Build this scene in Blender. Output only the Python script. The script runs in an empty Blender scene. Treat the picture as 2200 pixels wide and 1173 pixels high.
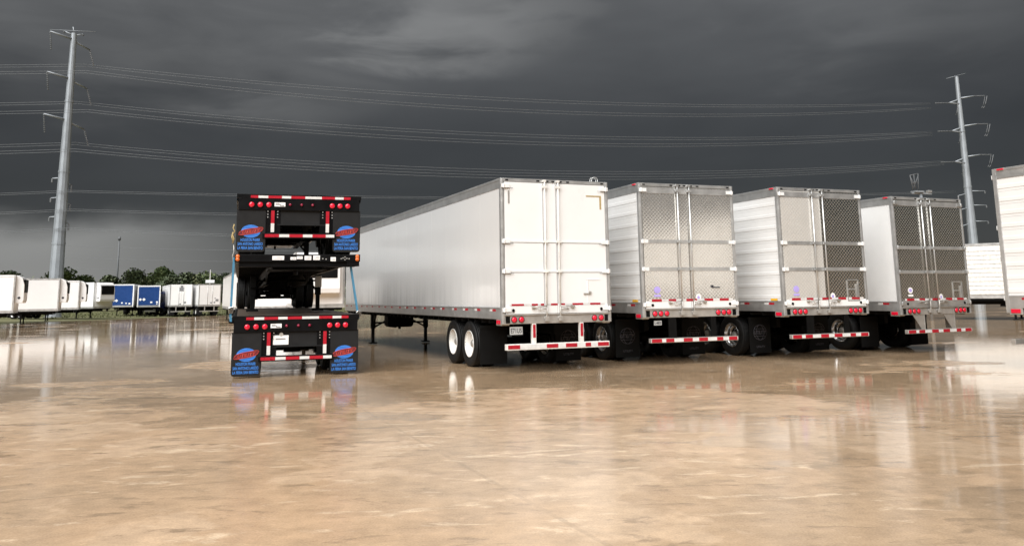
import bpy, bmesh, math, random
from mathutils import Vector, Matrix
random.seed(7)
S = bpy.context.scene
COL = S.collection
PI = math.pi

# ------------------------------------------------------------------ camera, sky, sun, exposure
CAM = Vector((0, 0, 1.602))
PITCH, ROLL = 0.1615, -0.013
cd = bpy.data.cameras.new('camera'); cam = bpy.data.objects.new('camera', cd); COL.objects.link(cam)
cd.sensor_width = 36; cd.lens = 1802.4 / 2200 * 36; cd.shift_y = -(586.0 - 340.3) / 2200
cd.clip_start = .1; cd.clip_end = 6000
c_, s_ = math.cos(PITCH), math.sin(PITCH)
R0, U0, F0 = Vector((1, 0, 0)), Vector((0, -s_, c_)), Vector((0, c_, s_))
cr, sr = math.cos(ROLL), math.sin(ROLL)
RR, UU = R0 * cr + U0 * sr, U0 * cr - R0 * sr
cam.matrix_world = Matrix(((RR.x, UU.x, -F0.x, CAM.x), (RR.y, UU.y, -F0.y, CAM.y), (RR.z, UU.z, -F0.z, CAM.z), (0, 0, 0, 1)))
S.camera = cam
S.view_settings.view_transform = 'Standard'; S.view_settings.look = 'None'
S.view_settings.exposure = 2.25; S.view_settings.gamma = 1
S.view_settings.use_curve_mapping = False
S.render.resolution_x, S.render.resolution_y = 1024, 545
S.cycles.max_bounces = 8; S.cycles.caustics_reflective = False; S.cycles.caustics_refractive = False
S.cycles.sample_clamp_indirect = 6

SUN_EL, SUN_AZ = math.radians(46), math.atan2(-.36, -.93)     # azimuth clockwise from +Y, behind the camera a little to one side
sd = Vector((math.sin(SUN_AZ) * math.cos(SUN_EL), math.cos(SUN_AZ) * math.cos(SUN_EL), math.sin(SUN_EL)))
sl = bpy.data.lights.new('sun', 'SUN'); sl.energy = 1.5; sl.angle = math.radians(64); sl.color = (1, .995, .985)
so = bpy.data.objects.new('sun', sl); COL.objects.link(so); so.rotation_euler = sd.to_track_quat('Z', 'Y').to_euler()


class NT:
    """small helper around a node tree"""
    def __init__(s, tree): s.t = tree; s.n = tree.nodes; s.l = tree.links
    def new(s, typ, **kw):
        n = s.n.new(typ)
        for k, v in kw.items(): setattr(n, k, v)
        return n
    def put(s, sock, v):
        if hasattr(v, 'is_output'): s.l.new(v, sock)
        elif v is not None:
            if hasattr(sock.default_value, '__len__') and not hasattr(v, '__len__'): v = (v,) * len(sock.default_value)
            if hasattr(v, '__len__') and len(v) == 3 and len(sock.default_value) == 4: v = (*v, 1)
            sock.default_value = v
    def m(s, op, a, b=None, c=None, clamp=False):
        n = s.new('ShaderNodeMath', operation=op, use_clamp=clamp)
        for i, v in enumerate((a, b, c)): s.put(n.inputs[i], v)
        return n.outputs[0]
    def step(s, x, lo, hi, a=0., b=1.):
        n = s.new('ShaderNodeMapRange', interpolation_type='SMOOTHSTEP')
        for i, v in enumerate((x, lo, hi, a, b)): s.put(n.inputs[i], v)
        return n.outputs[0]
    def lin(s, x, lo, hi, a=0., b=1.):
        n = s.new('ShaderNodeMapRange')
        for i, v in enumerate((x, lo, hi, a, b)): s.put(n.inputs[i], v)
        return n.outputs[0]
    def mix(s, f, a, b, blend='MIX'):
        n = s.new('ShaderNodeMix', data_type='RGBA', blend_type=blend)
        s.put(n.inputs[0], f); s.put(n.inputs[6], a); s.put(n.inputs[7], b)
        return n.outputs[2]
    def noise(s, vec, scale, detail=4, rough=.55, dist=0., out=0):
        n = s.new('ShaderNodeTexNoise'); s.put(n.inputs['Vector'], vec)
        for k, v in (('Scale', scale), ('Detail', detail), ('Roughness', rough), ('Distortion', dist)): n.inputs[k].default_value = v
        return n.outputs[out]
    def mapv(s, vec, scale=(1, 1, 1), loc=(0, 0, 0), rot=(0, 0, 0)):
        n = s.new('ShaderNodeMapping'); s.put(n.inputs[0], vec)
        n.inputs[1].default_value = loc; n.inputs[2].default_value = rot; n.inputs[3].default_value = scale
        return n.outputs[0]
    def sep(s, vec):
        n = s.new('ShaderNodeSeparateXYZ'); s.put(n.inputs[0], vec); return n.outputs
    def ramp(s, x, stops):
        n = s.new('ShaderNodeValToRGB'); s.put(n.inputs[0], x)
        e = n.color_ramp.elements
        while len(e) < len(stops): e.new(.5)
        for el, (p, c) in zip(e, stops):
            el.position = p; el.color = (*(c if hasattr(c, '__len__') else (c,) * 3), 1)
        return n.outputs[0]


W = bpy.data.worlds.new('World'); S.world = W; W.use_nodes = True
w = NT(W.node_tree); w.n.clear()
sky = w.new('ShaderNodeTexSky', sky_type='NISHITA', sun_disc=False, sun_elevation=SUN_EL, sun_rotation=SUN_AZ)
tc = w.new('ShaderNodeTexCoord').outputs['Generated']
dx, dy, dz = w.sep(tc)
az = w.m('ARCTAN2', dx, dy)                                  # azimuth from the view axis
EL = [(0, .056), (.06, .046), (.12, .041), (.19, .048), (.26, .072), (.33, .104), (.5, .13), (1, .14)]
base = w.ramp(dz, [(p, (v * .97, v, v * 1.03)) for p, v in EL])
big = w.noise(w.mapv(tc, (1.0, 1.0, 3.0)), 2.2, 4, .45, .3)
fine = w.noise(w.mapv(tc, (1.4, 1.4, 5.0), (3, 1, 2)), 5.5, 5, .5, .35)
mod = w.m('ADD', w.lin(big, .3, .7, .74, 1.26), w.lin(fine, .3, .7, -.08, .08))
modf = w.lin(dz, .05, .25, .45, 1.0)
mod = w.m('ADD', w.m('MULTIPLY', w.m('SUBTRACT', mod, 1), modf), 1)
cloud = w.mix(1, base, mod, 'MULTIPLY')
warp = w.m('MULTIPLY', w.m('SUBTRACT', fine, .5), .32)
def blob(a0, e0, ra, re, amp):                               # a torn bright edge of cloud, in the direction where it hangs
    u = w.m('DIVIDE', w.m('ADD', w.m('SUBTRACT', az, a0), warp), ra)
    v = w.m('DIVIDE', w.m('SUBTRACT', w.m('ADD', dz, w.m('MULTIPLY', warp, .35)), e0), re)
    d = w.m('ADD', w.m('POWER', u, 2), w.m('POWER', v, 2))
    return w.m('MULTIPLY', w.m('POWER', w.step(d, 0, 1, 1, 0), 1.7), amp)
lift = w.m('ADD', w.m('ADD', blob(-.055, .325, .20, .085, .085), blob(-.235, .232, .12, .05, .022)), blob(-.40, .30, .45, .15, .03))
lift = w.m('ADD', lift, blob(.48, .33, .25, .14, .02))
lift = w.m('MULTIPLY', lift, w.lin(fine, .3, .7, .45, 1.3))
# clearer air under the cloud base, far off to one side
edge = w.m('ADD', .086, w.m('MULTIPLY', w.m('SUBTRACT', w.noise(w.mapv(tc, (1, 1, 2.5)), 4, 5, .55), .5), .10))
under = w.m('MULTIPLY', w.step(dz, w.m('SUBTRACT', edge, .030), w.m('ADD', edge, .020), 1, 0), w.step(az, -.55, -.16, 1, .0))
lift = w.m('ADD', lift, w.m('MULTIPLY', under, w.lin(big, .3, .7, .17, .25)))
cmb = w.new('ShaderNodeCombineColor'); [w.put(cmb.inputs[i], w.m('MULTIPLY', lift, k)) for i, k in enumerate((1.0, 1.0, .97))]
cloud = w.mix(1, cloud, cmb.outputs[0], 'ADD')
cover = w.mix(.995, sky.outputs[0], w.mix(1, cloud, (2.1, 2.1, 2.1), 'MULTIPLY'))
bg = w.new('ShaderNodeBackground'); w.put(bg.inputs[0], cover); bg.inputs[1].default_value = .1
w.l.new(bg.outputs[0], w.new('ShaderNodeOutputWorld').inputs[0])

# ------------------------------------------------------------------ materials
MATS = {}
def mat(name, col, rough=.5, metal=0., vary=.12, vscale=3., bump=0., bscale=40., ior=1.45, spec=None, coat=0., stretch=(1, 1, 1)):
    m = bpy.data.materials.new(name); m.use_nodes = True; t = NT(m.node_tree)
    b = t.n['Principled BSDF']
    oc = t.new('ShaderNodeTexCoord').outputs['Object']
    nz = t.noise(t.mapv(oc, stretch), vscale, 5, .6)
    k = t.lin(nz, .25, .75, 1 - vary, 1 + vary)
    t.put(b.inputs['Base Color'], t.mix(1, col, k, 'MULTIPLY'))
    t.put(b.inputs['Roughness'], t.lin(nz, .3, .7, max(.02, rough * .8), min(1, rough * 1.2)))
    b.inputs['Metallic'].default_value = metal; b.inputs['IOR'].default_value = ior
    if spec is not None: b.inputs['Specular IOR Level'].default_value = spec
    if coat: b.inputs['Coat Weight'].default_value = coat; b.inputs['Coat Roughness'].default_value = .08
    if bump:
        bn = t.new('ShaderNodeBump'); bn.inputs['Strength'].default_value = 1; bn.inputs['Distance'].default_value = bump
        t.put(bn.inputs['Height'], t.noise(oc, bscale, 4)); t.l.new(bn.outputs[0], b.inputs['Normal'])
    MATS[name] = m
    return m

mat('white_paint', (.705, .705, .695), .32, vary=.035, vscale=1.2)
mat('white_panel', (.71, .71, .70), .36, vary=.05, vscale=1.4, bump=.0008, bscale=2)
mat('far_white', (.78, .775, .77), .4, vary=.05, vscale=.8)
mat('aluminium', (.56, .56, .55), .38, .75, .15, 4)
mat('dull_steel', (.46, .44, .41), .42, .6, .18, 5)
mat('galvanised', (.27, .29, .31), .5, .35, .14, .6)
mat('polished_rim', (.42, .42, .42), .2, 1, .08)
mat('far_white_grey', (.70, .695, .69), .45, vary=.04, vscale=.6)
mat('white_worn', (.66, .65, .62), .45, vary=.22, vscale=7)
mat('flap_shade_black', (.006, .006, .006), .6, vary=.2, vscale=4, spec=.1)  # darker than flap_rubber: shade below the box trailers put into the colour
mat('plate_grey', (.42, .43, .42), .4, vary=.1)
mat('white_rim', (.72, .71, .68), .35, vary=.12, vscale=6)
mat('rubber', (.010, .010, .010), .6, spec=.25, vary=.25, vscale=6, bump=.002, bscale=60)
mat('black_paint', (.0045, .0045, .005), .36, spec=.14, vary=.3, vscale=3)
mat('chassis_black', (.004, .004, .004), .55, spec=.12, vary=.3, vscale=4)
mat('flap_rubber', (.015, .015, .0155), .55, spec=.15, vary=.15, vscale=4, bump=.002, bscale=8)
mat('red_tape', (.36, .010, .022), .3, vary=.12, vscale=9)
mat('white_tape', (.60, .595, .58), .4, vary=.15, vscale=9)
mat('red_lens', (.62, .010, .035), .16, vary=.15, vscale=20, coat=.5)
mat('dark_red_lens', (.20, .006, .03), .2, vary=.15, vscale=20)
mat('amber_lens', (.62, .14, .03), .2, vary=.15, vscale=20)
mat('amber_tape', (.75, .42, .03), .35, vary=.06)
mat('sticker_white', (.82, .81, .80), .4, vary=.04)
mat('sticker_violet', (.40, .33, .70), .4, vary=.1)
mat('print_dark', (.03, .03, .04), .5, vary=.1)
mat('print_grey', (.20, .20, .21), .55, vary=.2, vscale=12)
mat('print_blue', (.035, .19, .60), .5, vary=.15, vscale=30)
mat('print_deep_blue', (.02, .10, .38), .5, vary=.15, vscale=30)
mat('print_red', (.42, .04, .025), .5, vary=.15, vscale=30)
mat('print_maroon', (.13, .012, .018), .5, vary=.15, vscale=30)
mat('strap_blue', (.05, .19, .31), .6, vary=.2, vscale=9, bump=.001, bscale=120)
mat('rope_yellow', (.36, .27, .12), .7, vary=.25, vscale=20)
mat('far_blue', (.010, .045, .17), .35, vary=.12)
mat('weathered_wood', (.085, .065, .05), .45, vary=.4, vscale=5, stretch=(6, .4, 6))
mat('wire_alloy', (.14, .145, .15), .5, .2, .1)
mat('mast_grey', (.10, .105, .11), .6, vary=.1)
mat('print_faint', (.05, .047, .055), .6, vary=.3, vscale=12)
mat('bark', (.06, .045, .035), .9, vary=.3)
mat('cab_navy', (.012, .018, .06), .25, vary=.1)

def custom(name):
    m = bpy.data.materials.new(name); m.use_nodes = True; MATS[name] = m
    t = NT(m.node_tree); return t, t.n['Principled BSDF'], t.new('ShaderNodeTexCoord').outputs['Object']

# smooth greyer van side: road film that has run down in streaks
t, b, oc = custom('streaked_panel')
x, y, z = t.sep(oc)
st = t.noise(t.mapv(oc, (1, 3.2, .10)), 2.0, 5, .6)
low = t.step(z, 1.35, 2.35, 1, 0)
fwd = t.step(y, 4.5, 10.5, 0, 1)
k = t.m('MULTIPLY', t.m('MULTIPLY', low, t.lin(fwd, 0, 1, .35, 1)), t.step(st, .42, .62, 0, 1))
cl = t.mix(t.noise(oc, .7, 4), (.64, .64, .635), (.69, .69, .68))
t.put(b.inputs['Base Color'], t.mix(t.m('MULTIPLY', k, .55), cl, (.37, .365, .36)))
t.put(b.inputs['Roughness'], t.lin(t.noise(oc, .6, 3), .3, .7, .14, .24)); b.inputs['Coat Weight'].default_value = .4; b.inputs['Coat Roughness'].default_value = .1

# quilted stainless: pressed diamonds
for QN, QR, QM, QD, QC in (('quilted_stainless', .08, 1, .0024, .75), ('quilted_painted_sheen', .22, .40, .0022, .3), ('quilted_painted_sheen_faint', .13, .78, .0008, .25)):  # the two less metallic copies put bright reflections into the diffuse colour
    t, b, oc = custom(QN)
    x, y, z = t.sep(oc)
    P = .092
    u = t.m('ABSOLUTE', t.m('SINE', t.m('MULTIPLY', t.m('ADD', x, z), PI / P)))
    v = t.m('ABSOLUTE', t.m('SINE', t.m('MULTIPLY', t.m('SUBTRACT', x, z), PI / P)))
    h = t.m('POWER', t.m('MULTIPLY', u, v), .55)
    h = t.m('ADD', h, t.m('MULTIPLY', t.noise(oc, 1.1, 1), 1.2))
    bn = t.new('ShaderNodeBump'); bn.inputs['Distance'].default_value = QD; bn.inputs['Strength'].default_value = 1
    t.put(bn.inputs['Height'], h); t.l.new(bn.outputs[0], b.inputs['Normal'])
    crease = t.step(t.m('MINIMUM', u, v), .05, .22, QC, 0)                                          # mid grey in the pressed creases stands in for their reflected lines
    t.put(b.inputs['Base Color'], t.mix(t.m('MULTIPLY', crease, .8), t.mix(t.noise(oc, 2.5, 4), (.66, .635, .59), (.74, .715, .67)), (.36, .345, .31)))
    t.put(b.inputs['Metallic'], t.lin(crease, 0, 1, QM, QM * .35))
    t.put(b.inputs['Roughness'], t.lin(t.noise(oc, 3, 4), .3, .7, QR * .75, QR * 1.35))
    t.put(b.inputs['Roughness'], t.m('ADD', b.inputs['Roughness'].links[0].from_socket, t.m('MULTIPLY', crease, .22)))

# wet concrete yard
t, b, oc = custom('wet_concrete')
gx, gy, gzz = t.sep(oc)
wv = t.new('ShaderNodeVectorMath', operation='ADD'); t.put(wv.inputs[0], oc)                      # ragged coordinates
wn = t.new('ShaderNodeVectorMath', operation='SCALE'); t.put(wn.inputs[0], t.noise(oc, 1.3, 5, .6, out=1)); wn.inputs['Scale'].default_value = .9
t.l.new(wn.outputs[0], wv.inputs[1]); rag = wv.outputs[0]
n1 = t.noise(rag, .16, 4, .55)
n2 = t.noise(t.mapv(rag, (1, .8, 1), (5, 2, 0)), .55, 5, .6)
n3 = t.noise(oc, 3.5, 6, .68)
n4 = t.noise(oc, 60, 3, .6)
n5 = t.noise(t.mapv(oc, (.42, 1, 1), (2, 7, 0), (0, 0, .06)), 2.6, 8, .70, .4)
col = t.mix(t.step(n1, .40, .62), (.48, .355, .245), (.40, .305, .215))
col = t.mix(t.step(n2, .54, .60, 0, .55), col, (.58, .455, .34))                                   # bleached, silted
col = t.mix(t.step(n2, .44, .38, 0, .55), col, (.31, .235, .165))                                  # stained
col = t.mix(t.step(n5, .56, .65, 0, .7), col, (.66, .55, .43))
col = t.mix(t.step(n5, .44, .35, 0, .7), col, (.25, .19, .135))
col = t.mix(1, col, t.lin(n3, .28, .72, .80, 1.20), 'MULTIPLY')
col = t.mix(1, col, t.lin(n4, .25, .75, .84, 1.16), 'MULTIPLY')
js = t.sep(t.mapv(wv.inputs[0].links[0].from_socket, (1, 1, 1), (0, 0, 0), (0, 0, -.39)))
def joint(c): return t.step(t.m('ABSOLUTE', t.m('SUBTRACT', t.m('FRACT', t.m('DIVIDE', t.m('ADD', c, t.m('MULTIPLY', n3, .03)), 5.5)), .5)), .0028, .0055, 1, 0)
jt = t.m('MULTIPLY', t.m('MAXIMUM', joint(js[0]), joint(js[1])), t.step(n5, .40, .55))
col = t.mix(t.m('MULTIPLY', jt, .22), col, (.16, .125, .09))
wet = t.noise(t.mapv(rag, (.6, 1, 1), (9, 4, 0)), .30, 4, .55)
lowlying = t.m('MAXIMUM', t.step(gy, 10.5, 18), t.step(t.m('ADD', gx, t.m('MULTIPLY', gy, -.25)), .8, 3.6))
lvl = t.m('ADD', wet, t.lin(lowlying, 0, 1, -.06, .13))
pud = t.step(lvl, .50, .535)
t.put(b.inputs['Base Color'], t.mix(1, col, t.mix(pud, (1.07, .985, .875), (.90, .83, .735)), 'MULTIPLY'))    # soaked concrete is darker
damp = t.lin(n5, .3, .7, .85, 1.2)
t.put(b.inputs['Roughness'], t.m('MULTIPLY', t.lin(pud, 0, 1, .185, .055), damp))
b.inputs['IOR'].default_value = 1.36
rip = t.noise(t.mapv(oc, (.8, 1.2, 1)), 4.5, 3, .5)
hb = t.m('ADD', t.m('ADD', t.m('MULTIPLY', n5, .018), t.m('MULTIPLY', rip, .004)), t.m('MULTIPLY', n4, .0010))
bn = t.new('ShaderNodeBump'); bn.inputs['Distance'].default_value = 1.0
t.put(bn.inputs['Strength'], t.lin(pud, 0, 1, .25, .085))
t.put(bn.inputs['Height'], hb); t.l.new(bn.outputs[0], b.inputs['Normal'])

t, b, oc = custom('grass_soil')
col = t.mix(t.noise(oc, .25, 6, .6), (.075, .085, .03), (.15, .135, .06))
t.put(b.inputs['Base Color'], t.mix(1, col, t.lin(t.noise(oc, 5, 5), .2, .8, .6, 1.4), 'MULTIPLY')); b.inputs['Roughness'].default_value = .9

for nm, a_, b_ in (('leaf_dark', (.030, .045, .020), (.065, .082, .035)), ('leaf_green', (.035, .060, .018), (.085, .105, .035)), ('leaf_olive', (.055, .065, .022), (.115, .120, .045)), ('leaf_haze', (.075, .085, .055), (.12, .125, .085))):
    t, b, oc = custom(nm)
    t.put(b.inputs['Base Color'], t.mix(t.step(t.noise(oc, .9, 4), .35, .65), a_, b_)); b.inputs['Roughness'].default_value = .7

# ------------------------------------------------------------------ mesh helpers
class MB:
    def __init__(s): s.v = []; s.f = []; s.mi = []; s.sm = []
    def face(s, idx, mi=0, sm=False): s.f.append(idx); s.mi.append(mi); s.sm.append(sm)
    def box(s, x0, x1, y0, y1, z0, z1, mi=0):
        o = len(s.v)
        s.v += [(x, y, z) for x in (x0, x1) for y in (y0, y1) for z in (z0, z1)]
        for q in ((0, 1, 3, 2), (4, 6, 7, 5), (0, 4, 5, 1), (2, 3, 7, 6), (0, 2, 6, 4), (1, 5, 7, 3)): s.face([o + i for i in q], mi)
        return s
    def tube(s, p0, p1, r0, r1=None, n=10, mi=0, sm=True):
        r1 = r0 if r1 is None else r1
        p0, p1 = Vector(p0), Vector(p1); d = (p1 - p0).normalized()
        a = d.orthogonal().normalized(); c = d.cross(a); o = len(s.v)
        for p, r in ((p0, r0), (p1, r1)):
            for k in range(n):
                q = p + (a * math.cos(2 * PI * k / n) + c * math.sin(2 * PI * k / n)) * r; s.v.append(tuple(q))
        for k in range(n): s.face([o + k, o + (k + 1) % n, o + n + (k + 1) % n, o + n + k], mi, sm)
        s.face([o + k for k in reversed(range(n))], mi); s.face([o + n + k for k in range(n)], mi)
        return s
    def path(s, pts, r, n=6, mi=0):
        o = len(s.v); pts = [Vector(p) for p in pts]
        for i, p in enumerate(pts):
            d = (pts[min(i + 1, len(pts) - 1)] - pts[max(i - 1, 0)]).normalized()
            a = d.cross(Vector((0, 0, 1)) if abs(d.z) < .9 else Vector((1, 0, 0))).normalized(); c = d.cross(a)
            for k in range(n): s.v.append(tuple(p + (a * math.cos(2 * PI * k / n) + c * math.sin(2 * PI * k / n)) * r))
        for i in range(len(pts) - 1):
            for k in range(n): s.face([o + i * n + k, o + i * n + (k + 1) % n, o + (i + 1) * n + (k + 1) % n, o + (i + 1) * n + k], mi, True)
        s.face([o + k for k in range(n)], mi); s.face([o + (len(pts) - 1) * n + k for k in range(n)], mi)
        return s
    def prism(s, poly, axis, a, b, mi=0):
        """polygon in the two other axes (x,y,z order), extruded along axis from a to b"""
        o = len(s.v); n = len(poly)
        for t_ in (a, b):
            for p in poly:
                q = list(p); q.insert(axis, t_); s.v.append(tuple(q))
        s.face([o + k for k in range(n)], mi); s.face([o + n + k for k in reversed(range(n))], mi)
        for k in range(n): s.face([o + k, o + n + k, o + n + (k + 1) % n, o + (k + 1) % n], mi)
        return s
    def lathe(s, prof, c, axis, n=24, mi=0, sm=True, closed=False, caps=True):
        """profile of (radius, offset along axis) round an axis through c"""
        o = len(s.v); m = len(prof); e = [i for i in range(3) if i != axis]
        for r, hh in prof:
            for k in range(n):
                q = list(c); q[axis] += hh; q[e[0]] += r * math.cos(2 * PI * k / n); q[e[1]] += r * math.sin(2 * PI * k / n); s.v.append(tuple(q))
        for i in range(m if closed else m - 1):
            j = (i + 1) % m
            for k in range(n): s.face([o + i * n + k, o + i * n + (k + 1) % n, o + j * n + (k + 1) % n, o + j * n + k], mi, sm)
        if not closed and caps:
            if prof[0][0] > 1e-4: s.face([o + k for k in range(n)], mi)
            if prof[-1][0] > 1e-4: s.face([o + (m - 1) * n + k for k in range(n)], mi)
        return s
    def mesh(s, name, mats):
        me = bpy.data.meshes.new(name); me.from_pydata(s.v, [], s.f)
        for m in mats: me.materials.append(MATS[m])
        me.polygons.foreach_set('material_index', s.mi); me.polygons.foreach_set('use_smooth', s.sm)
        bm = bmesh.new(); bm.from_mesh(me); bmesh.ops.recalc_face_normals(bm, faces=bm.faces); bm.to_mesh(me); bm.free()
        me.update(); return me
    def build(s, name, mats, parent=None, bevel=0, loc=None):
        o = bpy.data.objects.new(name, s.mesh(name, [mats] if isinstance(mats, str) else mats)); COL.objects.link(o)
        if parent: o.parent = parent
        if loc: o.location = loc
        if bevel:
            bv = o.modifiers.new('bevel', 'BEVEL'); bv.width = bevel; bv.segments = 2; bv.limit_method = 'ANGLE'
        return o

def put(name, me, parent, loc=(0, 0, 0), rot=(0, 0, 0), scale=None):
    o = bpy.data.objects.new(name, me); COL.objects.link(o); o.parent = parent; o.location = loc; o.rotation_euler = rot
    if scale: o.scale = scale
    return o
def thing(name, label, cat, loc=(0, 0, 0), rz=0, group=None, rot=None):
    o = bpy.data.objects.new(name, None); COL.objects.link(o); o.location = loc
    o.rotation_euler = rot or (0, 0, rz); o.empty_display_size = .3
    return tag(o, label, cat, group)
def tag(o, label, cat, group=None):
    o['label'] = label; o['category'] = cat
    if group: o['group'] = group
    return o
def struct(o): o['kind'] = 'structure'; return o

_TXT = {}
def text_mesh(s, matname, shear=0, spacing=1.0):
    """lettering as flat mesh in the x-z plane, one unit wide and one unit tall about its centre, facing -y"""
    key = (s, matname, shear)
    if key in _TXT: return _TXT[key]
    cu = bpy.data.curves.new('lettering', 'FONT'); cu.body = s; cu.offset = .018; cu.shear = shear; cu.space_character = spacing
    ob = bpy.data.objects.new('lettering', cu); COL.objects.link(ob); bpy.context.view_layer.update()
    me = bpy.data.meshes.new_from_object(ob.evaluated_get(bpy.context.evaluated_depsgraph_get()))
    bpy.data.objects.remove(ob)
    xs = [v.co.x for v in me.vertices]; ys = [v.co.y for v in me.vertices]
    x0, x1, y0, y1 = min(xs), max(xs), min(ys), max(ys)
    for v in me.vertices: v.co = ((v.co.x - (x0 + x1) / 2) / (x1 - x0), 0, (v.co.y - (y0 + y1) / 2) / (y1 - y0))
    me.materials.clear(); me.materials.append(MATS[matname]); me.name = 'lettering'
    _TXT[key] = me; return me
def lettering(s, matname, parent, x, y, z, wd, ht, shear=0, tilt=0, name='lettering'):
    return put(name, text_mesh(s, matname, shear), parent, (x, y, z), (0, tilt, 0), (wd, 1, ht))

def disc_x(mb, cx_, y, cz, rx, rz, mi=0, n=28, a0=0, a1=2 * PI, th=.002):
    """flat ellipse facing -y, a thin plate"""
    mb.prism([(cx_ + rx * math.cos(a0 + (a1 - a0) * k / n), cz + rz * math.sin(a0 + (a1 - a0) * k / n)) for k in range(n)], 1, y, y + th, mi)

# ------------------------------------------------------------------ ground
def lerp(a, b, f): return a + (b - a) * f
def sst(x, a, b):
    f = min(1, max(0, (x - a) / (b - a))); return f * f * (3 - 2 * f)
def gz(x, y):                                                # the yard falls a little towards its far corner
    return -.37 * sst(y, 26, 68) * sst(-x, 6, 20)
def edge_x(y): return -47 + (y - 77) * 11 / 27 if y <= 106 else -36 + (y - 106) * 8
mb = MB(); ys = [-60, -40, -20, -8, 0, 6, 12, 18, 24, 30, 36, 42, 48, 54, 60, 66, 72, 77, 84, 90, 98, 106, 109, 112]
NX = 44
for yy in ys:
    xl = edge_x(yy)
    for i in range(NX + 1):
        xx = xl + (150 - xl) * (i / NX) ** 1.0; mb.v.append((xx, yy, gz(xx, yy)))
for j in range(len(ys) - 1):
    for i in range(NX):
        a = j * (NX + 1) + i; mb.face([a, a + 1, a + NX + 2, a + NX + 1], 0, True)
struct(mb.build('concrete_yard', 'wet_concrete'))
mb = MB(); mb.v = [(-3000, -1500, -.46), (3000, -1500, -.46), (3000, 4500, -.46), (-3000, 4500, -.46)]; mb.face([0, 1, 2, 3])
struct(mb.build('grass_ground', 'grass_soil'))

# ------------------------------------------------------------------ wheels
TR = .515
def wheel_meshes():
    tp = [(.285, -.10), (.36, -.125), (.44, -.132), (.485, -.122), (.508, -.108), (TR, -.095)]
    for g in (-.06, -.02, .02, .06): tp += [(TR, g - .012), (TR - .014, g - .008), (TR - .014, g + .008), (TR, g + .012)]
    tp += [(TR, .095), (.508, .108), (.485, .122), (.44, .132), (.36, .125), (.285, .10)]
    tyre = MB().lathe(tp, (0, 0, 0), 0, 36, closed=True).mesh('tyre', ['rubber'])
    rims = {}
    for nm in ('white_rim', 'polished_rim'):
        # outer face at +x: flange, barrel, dished disc, hub
        rp = [(.292, .118), (.302, .120), (.300, .105), (.270, .095), (.262, .0), (.245, -.05), (.18, -.075), (.165, -.06), (.155, -.058), (.10, -.058)]
        m = MB().lathe(rp, (0, 0, 0), 0, 28, caps=False)
        m.lathe([(.302, -.12), (.292, -.118), (.272, -.09), (.266, -.05)], (0, 0, 0), 0, 28, caps=False)
        for k in range(10):
            a = 2 * PI * k / 10; m.tube((-.06, .14 * math.cos(a), .14 * math.sin(a)), (-.018, .14 * math.cos(a), .14 * math.sin(a)), .016, n=6)
        rims[nm] = m.mesh('rim', [nm])
    hub = MB().lathe([(.10, -.06), (.095, .02), (.075, .05), (.05, .065), (.0, .067)], (0, 0, 0), 0, 16).mesh('hub', ['dull_steel'])
    return tyre, rims, hub
TYRE, RIMS, HUB = wheel_meshes()
def wheel(parent, x, y, z, face, rim):
    o = put('wheel', TYRE, parent, (x, y, z), (random.uniform(0, 6), 0, 0 if face > 0 else PI))
    put('rim', RIMS[rim], o); put('hub', HUB, o)
    return o
def tandem(parent, ys_, z, rim):
    for yy in ys_:
        for s in (-1, 1):
            wheel(parent, s * 1.115, yy, z, s, rim); wheel(parent, s * .79, yy, z, s, rim)
        MB().tube((-.95, yy, z), (.95, yy, z), .065).tube((-.18, yy, z), (.18, yy, z), .11).tube((-.80, yy, z), (-.58, yy, z), .215, n=20).tube((.58, yy, z), (.80, yy, z), .215, n=20).build('axle', 'chassis_black', parent)

def tape(parent, pieces, y0, y1, z0, z1, base='white_tape', x0=None, x1=None):
    """a strip of reflective tape: red pieces on a white strip, lying on a face that looks to -y"""
    mb = MB()
    if x0 is None: x0, x1 = pieces[0][0], pieces[-1][1]
    mb.box(x0, x1, y0, y1, z0, z1, 0)
    for a, b_ in pieces: mb.box(a, b_, y0 - .003, y0, z0 - .002, z1 + .002, 1)
    return mb.build('reflective_tape', [base, 'red_tape'], parent)

def round_lamp(parent, x, y, z, r, m='red_lens', name='tail_light', housing=True):
    mb = MB()
    mb.lathe([(0, -.03), (r * .55, -.028), (r * .88, -.02), (r, -.006), (r, .01)], (x, y, z), 1, 18, 0)
    o = mb.build(name, [m], parent)
    if housing: MB().lathe([(r * 1.02, -.008), (r * 1.14, -.008), (r * 1.14, .012)], (x, y, z), 1, 18).build('gasket', 'chassis_black', o)
    return o

def globe_outline(flap, x, y, z, r, word=True):
    mb = MB(); n = 32
    for rx, rz in ((r, r * .92), (r * .55, r * .92)):
        mb.path([(x + rx * math.cos(2 * PI * k / n), y, z + rz * math.sin(2 * PI * k / n)) for k in range(n + 1)], .007, 4)
    for f in (-.45, .45): mb.path([(x + r * .88 * (k / 6 - 1), y, z + r * f + .0) for k in range(13)], .006, 4)
    mb.build('globe_outline', 'print_faint', flap)
    if word:
        MB().box(x - r * 1.02, x + r * 1.02, y - .004, y - .002, z - r * .30, z + r * .30).build('wordmark_plate', 'flap_shade_black', flap)
        lettering('UTILITY', 'print_faint', flap, x, y - .008, z, r * 1.9, r * .46, .25, name='wordmark')
        lettering('UTILITY', 'print_faint', flap, x, y - .008, z - r * 1.75, r * 1.3, r * .26, name='maker_name')

# ------------------------------------------------------------------ box trailers
RED1 = [(-1.08, -.80), (-.62, -.48), (-.41, -.33), (-.17, -.01), (.07, .16), (.34, .60), (.77, 1.02)]
RED2 = [(-1.06, -.80), (-.62, -.42), (-.15, .14), (.34, .58), (.76, 1.01)]

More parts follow.
